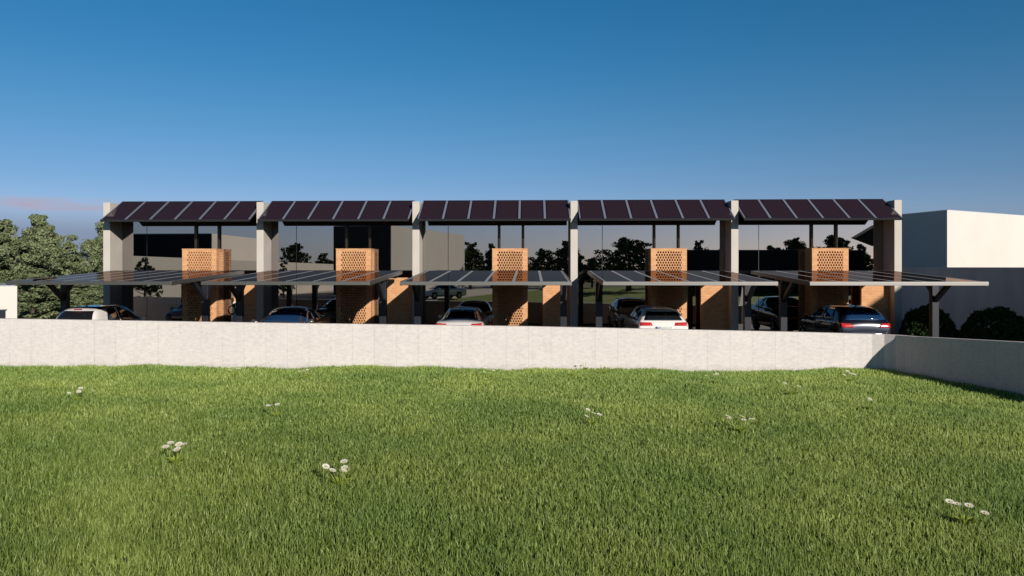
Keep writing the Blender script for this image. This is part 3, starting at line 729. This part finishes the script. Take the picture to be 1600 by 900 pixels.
HATCH = dict(L=4.0, W=1.72, st=[S_(-2.0,.66,.92,.80,.7,.34), S_(-1.99,.86,.93,.90,.8,.26), S_(-1.95,1.0,.93,.95,.80,.22), S_(-1.82,1.22,.93,.975,.73), S_(-1.62,1.41,.93,.985,.715), S_(-1.35,1.475,.925,.99,.72), S_(-.7,1.505,.92,1,.73), S_(0,1.505,.91,1,.73), S_(.4,1.45,.905,1,.71), S_(.8,1.24,.90,1,.71), S_(1.13,1.0,.895,.99,.76), S_(1.3,.945,.93,.985,.8), S_(1.7,.86,.9,.95,.8), S_(1.9,.74,.85,.88,.75,.24), S_(1.99,.60,.8,.76,.7,.3)],
    side=[[(-.42,.955),(.95,.945),(.32,1.39),(-.42,1.425)], [(-1.25,.985),(-.50,.955),(-.50,1.425),(-1.02,1.405)]], seams=[.98,-.46,-1.2],
    rear=[(-.63,1.03),(.63,1.03),(.52,1.36),(-.52,1.36)], front=[(-.62,1.02),(.62,1.02),(.54,.44),(-.54,.44)],
    tail=[(.52,.74),(.80,.76),(.80,.93),(.60,.92)], head=[(.42,.62),(.78,.66),(.76,.80),(.48,.76)], plate=.58, ant=-1.1, mirror=(.82,.97), wheels=(-1.28,1.24), roofpatch=(-1.40,.36,.66), brake=(-1.66,1.43))
HATCH5 = dict(L=4.1, W=1.74, st=[S_(-2.05,.62,.93,.82,.7,.34), S_(-2.04,.84,.94,.92,.82,.26), S_(-1.99,1.0,.94,.965,.80,.22), S_(-1.84,1.20,.94,.985,.74), S_(-1.66,1.36,.94,.99,.70), S_(-1.35,1.435,.935,1,.695), S_(-.7,1.47,.925,1,.70), S_(0,1.47,.91,1,.70), S_(.42,1.40,.90,1,.68), S_(.85,1.17,.895,1,.69), S_(1.2,.965,.89,.99,.76), S_(1.4,.90,.93,.985,.8), S_(1.8,.82,.9,.95,.8), S_(1.97,.70,.85,.88,.75,.24), S_(2.04,.58,.8,.76,.7,.3)],
    side=[[(-.38,.96),(1.0,.94),(.36,1.34),(-.38,1.385)], [(-1.3,1.0),(-.46,.96),(-.46,1.385),(-1.08,1.36)]], seams=[1.02,-.42,-1.2],
    rear=[(-.66,1.04),(.66,1.04),(.52,1.31),(-.52,1.31)], front=[(-.64,.99),(.64,.99),(.54,.5),(-.54,.5)],
    tail=[(.40,.81),(.84,.80),(.84,.94),(.50,.93)], head=[(.42,.60),(.80,.63),(.78,.75),(.46,.72)], plate=.46, ant=-1.15, mirror=(.86,.97), wheels=(-1.28,1.30), strip=.60)
WAGON = dict(L=4.5, W=1.74, st=[S_(-2.25,.62,.93,.82,.7,.34), S_(-2.24,.84,.94,.92,.82,.26), S_(-2.19,.99,.94,.965,.80,.22), S_(-2.02,1.20,.94,.985,.74), S_(-1.82,1.34,.94,.99,.70), S_(-1.5,1.395,.935,1,.685), S_(-.8,1.425,.92,1,.69), S_(0,1.43,.91,1,.69), S_(.4,1.37,.90,1,.67), S_(.9,1.13,.89,1,.69), S_(1.28,.945,.88,.99,.76), S_(1.5,.89,.93,.985,.8), S_(1.95,.81,.9,.95,.8), S_(2.15,.70,.85,.88,.75,.24), S_(2.24,.58,.8,.76,.7,.3)],
    side=[[(-.18,.955),(1.05,.935),(.38,1.32),(-.18,1.36)], [(-1.05,.965),(-.25,.955),(-.25,1.36),(-1.05,1.345)], [(-1.72,1.0),(-1.12,.968),(-1.12,1.34),(-1.5,1.31)]], seams=[1.08,-.21,-1.1],
    rear=[(-.64,1.02),(.64,1.02),(.50,1.29),(-.50,1.29)], front=[(-.64,.97),(.64,.97),(.54,.5),(-.54,.5)],
    tail=[(.36,.86),(.86,.85),(.85,.965),(.40,.955)], head=[(.42,.60),(.80,.63),(.78,.75),(.46,.72)], plate=.715, ant=-1.55, mirror=(.95,.96), wheels=(-1.36,1.40), rails=(-1.55,.2), roofpatch=(-1.5,.3,.55))
SALOON = dict(L=4.5, W=1.78, st=[S_(-2.25,.62,.9,.80,.7,.34), S_(-2.24,.86,.92,.90,.82,.26), S_(-2.18,.98,.96,.94,.80,.22), S_(-1.85,1.03,.98,.965,.8), S_(-1.55,1.07,.93,.985,.76), S_(-1.1,1.27,.925,1,.70), S_(-.7,1.39,.92,1,.675), S_(-.2,1.435,.91,1,.675), S_(.2,1.43,.905,1,.675), S_(.5,1.36,.90,1,.665), S_(.95,1.13,.895,1,.69), S_(1.3,.96,.89,.99,.76), S_(1.5,.905,.93,.985,.8), S_(1.95,.82,.9,.95,.8), S_(2.15,.70,.85,.88,.75,.24), S_(2.24,.58,.8,.76,.7,.3)],
    side=[[(-.05,.955),(1.08,.945),(.50,1.29),(-.05,1.345)], [(-.82,.96),(-.12,.955),(-.12,1.345),(-.62,1.29)], [(-1.22,.985),(-.88,.965),(-.72,1.25),(-.88,1.17)]], seams=[1.1,-.08,-.95],
    rear=[(-.60,-1.50),(.60,-1.50),(.52,-.86),(-.52,-.86)], rear_axis='T', front=[(-.64,1.24),(.64,1.24),(.53,.52),(-.53,.52)],
    tail=[(.45,.80),(.82,.80),(.82,.92),(.50,.92)], head=[(.42,.60),(.80,.63),(.78,.75),(.46,.72)], plate=.62, ant=-.75, mirror=(.98,.97), wheels=(-1.35,1.38))
COUPE = dict(L=4.3, W=1.74, st=[S_(-2.15,.62,.9,.80,.7,.34), S_(-2.14,.84,.92,.90,.82,.26), S_(-2.08,.95,.94,.94,.80,.22), S_(-1.82,.99,.95,.965,.8), S_(-1.62,1.01,.91,.985,.74), S_(-1.1,1.21,.905,1,.68), S_(-.65,1.34,.90,1,.655), S_(-.2,1.385,.89,1,.655), S_(.15,1.375,.885,1,.655), S_(.45,1.30,.88,1,.65), S_(.9,1.08,.875,1,.68), S_(1.2,.93,.87,.99,.76), S_(1.4,.88,.92,.985,.8), S_(1.85,.80,.9,.95,.8), S_(2.05,.69,.85,.88,.75,.24), S_(2.14,.57,.8,.76,.7,.3)],
    side=[[(-.35,.935),(1.0,.925),(.45,1.235),(-.35,1.29)], [(-1.15,.97),(-.42,.938),(-.42,1.285),(-.75,1.21)]], seams=[1.02,-.38],
    rear=[(-.60,-1.58),(.60,-1.58),(.50,-.76),(-.50,-.76)], rear_axis='T', front=[(-.62,1.14),(.62,1.14),(.52,.46),(-.52,.46)],
    tail=[(.38,.80),(.84,.78),(.84,.92),(.44,.90)], head=[(.42,.58),(.80,.61),(.78,.73),(.46,.70)], plate=.60, ant=-.7, mirror=(.9,.94), wheels=(-1.3,1.32))
def place(c, px, y_rear, L, flip, label, zs=1.0, dx=0.):
    x = xat(px, y_rear) + dx
    c.location = (x, y_rear + L / 2, 0.0); c.rotation_euler = (0, 0, math.pi if flip else 0)
    c.scale = (1, 1, zs)
    tag(c, label, 'car', 'cars parked under the carports')
place(make_car('hatchback_car', HATCH, M['car_white'], M['car_black']), 112, 24.5, 4.0, False, 'white hatchback with a black roof under the leftmost carport')
place(make_car('saloon_car', SALOON, M['car_grey'], None, M['sky_reflect_glass']), 421, 24.25, 4.5, True, 'dark grey saloon facing the wall under the second carport from left')
place(make_car('coupe_car', COUPE, M['car_pearl']), 717, 25.7, 4.3, False, 'white coupe with wide red tail lamps under the middle carport')
place(make_car('estate_car', WAGON, M['car_white'], M['car_white']), 1037, 25.4, 4.5, False, 'white estate car with roof rails and blue banded plate under the fourth carport', 1.03)
place(make_car('hatchback_car', HATCH5, M['car_blue'], None, M['sky_reflect_glass']), 1354, 25.3, 4.1, False, 'dark blue hatchback with chrome rear strip under the rightmost carport', 1.05)
sc = copy_tree([o for o in COL.objects if o.name.startswith('coupe_car')][0])
v = atm(692, 468, 71); sc.location = (v.x, v.y, -.13); sc.rotation_euler = (0, 0, R(55))
tag(sc, 'white sports car on the road, mirrored in the glass of the middle house', 'car'); sc['group'] = 'cars on the road across the lawn'

# ------------------------------------------------------------------ car charger, left bay
ch = empty('car_charger', (xat(366, 29.95), 29.95, 0))
m_ = MB(); m_.tube([(0, 0, 0), (0, 0, .5), (.01, 0, .9), (.03, 0, 1.25), (.035, 0, 1.42), (.035, 0, 1.47)], [.12, .12, .125, .115, .09, .03], 16); m_.build('body', M['car_white'], ch, smooth=True)
m_ = MB(); m_.tube([(.03 + .13*math.sin(t*.35) - .08, -.13 - .02*math.sin(t), 1.12 + .17*math.cos(t*.35)) for t in range(19)], .028, 8); m_.build('cable', M['trim'], ch, smooth=True)
m_ = MB(); m_.box((-.05, -.137, 1.25), (.08, -.12, 1.38)); m_.build('screen', M['window'], ch)
tag(ch, 'white rounded car charging post with black looped cable beside the leftmost brick shaft', 'charging post')

# ------------------------------------------------------------------ daisies
def make_daisy(seed, n):
    rnd = random.Random(seed); d = empty('daisy_clump')
    lf = MB()
    for k in range(9):
        a = k * 2.3 + rnd.random(); L = rnd.uniform(.10, .17); w = .035
        dx, dy = math.cos(a), math.sin(a); bx_, by_ = -dy * w, dx * w
        lf.add([(0, 0, .02), (dx*L*.5+bx_, dy*L*.5+by_, .115), (dx*L, dy*L, .135), (dx*L*.5-bx_, dy*L*.5-by_, .115)], [(0, 1, 2, 3)])
    lf.build('leaf_rosette', M['herb'], d)
    for k in range(n):
        a = 2 * math.pi * (k + rnd.uniform(-.25, .25)) / n + .5; r_ = rnd.uniform(.14, .27); h = rnd.uniform(.25, .34)
        if k == 0: r_ = .05
        x, y = math.cos(a)*r_, math.sin(a)*r_*.8
        fl = MB(); fl.tube([(x*.15, y*.15, 0), (x*.6, y*.6, h*.55), (x, y, h)], .006, 5)
        f_ = fl.build('flower', M['stalk'], d)
        T = Matrix.Translation((x, y, h)) @ Matrix.Rotation(rnd.uniform(.06, .40), 4, 'X') @ Matrix.Rotation(rnd.uniform(-.1, .4), 4, 'Y')
        pt = MB(); Rp = rnd.uniform(.050, .066)
        for q_ in range(14):
            t = 2*math.pi*q_/14; dt = .19
            pt.add([T @ Vector(v) for v in ((math.cos(t)*.012, math.sin(t)*.012, 0), (math.cos(t-dt)*Rp*.75, math.sin(t-dt)*Rp*.75, .004), (math.cos(t)*Rp, math.sin(t)*Rp, .006), (math.cos(t+dt)*Rp*.75, math.sin(t+dt)*Rp*.75, .004))], [(0, 1, 2, 3)])
        pt.build('petals', M['petal'], f_)
        ct = MB(); ct.tube([T @ Vector((0, 0, -.004)), T @ Vector((0, 0, .008)), T @ Vector((0, 0, .014))], [.012, .011, .005], 8); ct.build('flower_centre', M['pollen'], f_, smooth=True)
    return d
daisies = [(275, 728, 5, 1.0, 'daisy clump of five white flowers in the left foreground grass'),
           (533, 762, 5, .95, 'daisy clump with small close flowers left of the centre foreground'),
           (1157, 680, 5, 1.05, 'wide daisy clump in the grass right of centre, halfway to the wall'),
           (1508, 825, 5, .9, 'nearest daisy clump, in the bottom right corner of the lawn'),
           (925, 667, 4, .9, 'daisy clump in the middle of the lawn below the white coupe'),
           (430, 655, 3, .9, 'sparse daisy clump on the lawn below the grey saloon'),
           (120, 629, 4, .9, 'yellowish daisy clump far left on the lawn'),
           (366, 590, 4, .9, 'daisy clump near the wall below the leftmost brick shaft'),
           (478, 593, 3, .8, 'faint daisy clump near the wall below the boot of the grey saloon'),
           (763, 593, 4, .9, 'daisy clump near the wall below the middle brick shaft'),
           (893, 590, 2, .8, 'pair of daisies near the wall, below the fourth fin wall'),
           (942, 587, 4, .9, 'daisy clump close to the wall left of the white estate car'),
           (915, 580, 2, .8, 'daisies touching the wall foot below the fourth carport corner'),
           (1118, 602, 3, .9, 'daisy clump near the wall right of the white estate car'),
           (1237, 620, 4, .9, 'flat daisy clump on the lawn below the left end of the rightmost carport'),
           (1327, 599, 4, .9, 'daisy clump beside the edge of the shadow on the wall'),
           (1358, 643, 3, .8, 'small daisy clump on the lawn below the dark blue hatchback'),
           (1548, 606, 4, .9, 'daisy clump at the foot of the shaded wall at right')]
dp = {}
for i, (px, py, n, s, lab) in enumerate(daisies):
    key = n if i else (5, 0)
    if i < 4: d = make_daisy(50 + i, n)
    else:
        if n not in dp: dp[n] = make_daisy(70 + n, n); d = dp[n]
        else: d = copy_tree(dp[n])
    y = 1180 * (CZ - LAWN) / (py - HOR); 
    for _ in range(3): x = xat(px, y); y = (F * (CZ - float(lawn_z(x, y))) / (py - HOR) + x * sP) / cP
    x = xat(px, y); d.location = (x, y, float(lawn_z(x, y))); d.scale = (s, s, s); d.rotation_euler = (0, 0, (i * 1.7) % 1.2 - .6)
    tag(d, lab, 'flowers', 'daisy clumps in the lawn')

# ------------------------------------------------------------------ grass blades (one mesh, nobody could count them)
rng = np.random.default_rng(3)
PX, PY = [], []
def scatter(y0, y1, dens):
    xm = lambda y: .78 * y + 6.0
    xa = xm(y1); n = int(dens * 2 * xa * (y1 - y0)); x = rng.uniform(-xa, xa, n); y = rng.uniform(y0, y1, n)
    keep = (np.abs(x) < .78 * y + 6.0)
    lim = np.interp(x, [-70, 9.6, 10.3, 10.76, 11.64, 13.1, 16.2], [22.46, 22.46, 22.32, 21.5, 18.55, 13.4, 2.4])
    keep &= y < lim; PX.append(x[keep]); PY.append(y[keep])
bands = [(5.5, 8, 1900), (8, 10.5, 1600), (10.5, 13.5, 1250), (13.5, 17, 950), (17, 22.5, 800)]
for b_ in bands: scatter(*b_)
x = np.concatenate(PX); y = np.concatenate(PY); n = len(x); z = lawn_z(x, y)
az = rng.uniform(0, 2*np.pi, n); lean = rng.uniform(.05, .8, n) ** 1.4
clump = .5 + .5 * np.sin(x * 2.3 + 1.7 * np.sin(y * 1.9)) * np.sin(y * 2.7 + 1.3 * np.sin(x * 1.4))
h = (.068 + .070 * rng.random(n)) * (.75 + .45 * clump)
wd = (.0075 + .006 * rng.random(n)) * np.clip(y / 9, .85, 1.9)
tx, ty = np.cos(az), np.sin(az); sx, sy = -ty, tx
fa = rng.uniform(-.6, .6, n); sx, sy = np.cos(fa), np.sin(fa)       # blades roughly face the path
bx_, by_ = x, y
def P(t, k, wf):
    ox = tx * h * lean * t ** 1.8; oy = ty * h * lean * t ** 1.8
    return np.stack([x + ox + k * sx * wd * wf, y + oy + k * sy * wd * wf, z - .004 + h * t * (1 - .18 * lean * t)], -1)
V = np.stack([P(0, -.5, 1), P(0, .5, 1), P(.5, .5, .85), P(.5, -.5, .85), P(1., 0, 0)], 1).reshape(-1, 3)
base = np.arange(n)[:, None] * 5
Fq = np.concatenate([base + np.array([0, 1, 2]), base + np.array([0, 2, 3]), base + np.array([3, 2, 4])], 0)
gm = bpy.data.materials.new('grass_blades'); gm.use_nodes = True
gn, gl = gm.node_tree.nodes, gm.node_tree.links; pb = gn['Principled BSDF']
pb.inputs['Roughness'].default_value = .5; pb.inputs['Specular IOR Level'].default_value = .35
geo = gn.new('ShaderNodeNewGeometry'); r1 = gn.new('ShaderNodeValToRGB'); gl.new(geo.outputs['Random Per Island'], r1.inputs[0])
r1.color_ramp.elements[0].color = (.075, .125, .018, 1); r1.color_ramp.elements[1].color = (.52, .60, .25, 1)
e = r1.color_ramp.elements.new(.5); e.color = (.235, .32, .07, 1)
e = r1.color_ramp.elements.new(.9); e.color = (.365, .46, .14, 1)
gt = gn.new('ShaderNodeTexCoord'); gz = gn.new('ShaderNodeTexNoise'); gz.inputs['Scale'].default_value = .35; gz.inputs['Detail'].default_value = 5
gl.new(gt.outputs['Object'], gz.inputs['Vector'])
gr = gn.new('ShaderNodeValToRGB'); gl.new(gz.outputs[0], gr.inputs[0]); gr.color_ramp.elements[0].position = .35; gr.color_ramp.elements[1].position = .65
gr.color_ramp.elements[0].color = (.72, .82, .74, 1); gr.color_ramp.elements[1].color = (1.10, 1.06, .98, 1)
gx_ = gn.new('ShaderNodeMixRGB'); gx_.blend_type = 'MULTIPLY'; gx_.inputs[0].default_value = 1
gl.new(r1.outputs[0], gx_.inputs[1]); gl.new(gr.outputs[0], gx_.inputs[2])
# paler towards the wall in uneven drifts: brighter sunlit grass put into the colour
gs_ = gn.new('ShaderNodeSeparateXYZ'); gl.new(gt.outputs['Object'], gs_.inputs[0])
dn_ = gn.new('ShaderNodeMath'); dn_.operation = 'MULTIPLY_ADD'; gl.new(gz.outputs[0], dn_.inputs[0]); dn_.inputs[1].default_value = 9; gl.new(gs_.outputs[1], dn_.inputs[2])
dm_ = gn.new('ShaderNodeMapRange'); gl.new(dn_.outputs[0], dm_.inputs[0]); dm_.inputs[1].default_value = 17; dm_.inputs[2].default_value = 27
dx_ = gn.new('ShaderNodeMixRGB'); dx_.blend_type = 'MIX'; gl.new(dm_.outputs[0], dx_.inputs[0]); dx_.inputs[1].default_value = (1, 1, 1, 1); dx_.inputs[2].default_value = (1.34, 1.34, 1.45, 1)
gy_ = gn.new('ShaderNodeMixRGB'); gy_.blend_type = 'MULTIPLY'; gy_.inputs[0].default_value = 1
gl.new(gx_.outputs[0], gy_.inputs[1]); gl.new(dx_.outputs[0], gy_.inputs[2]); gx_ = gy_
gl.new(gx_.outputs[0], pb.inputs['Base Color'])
tr = gn.new('ShaderNodeBsdfTranslucent'); gl.new(gx_.outputs[0], tr.inputs['Color'])
mx = gn.new('ShaderNodeMixShader'); mx.inputs[0].default_value = .35
gl.new(pb.outputs[0], mx.inputs[1]); gl.new(tr.outputs[0], mx.inputs[2]); gl.new(mx.outputs[0], gn['Material Output'].inputs['Surface'])
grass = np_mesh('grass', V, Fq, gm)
tag(grass, 'short uneven green lawn grass in front of the concrete wall', 'grass', kind='stuff')
print('blades', n)
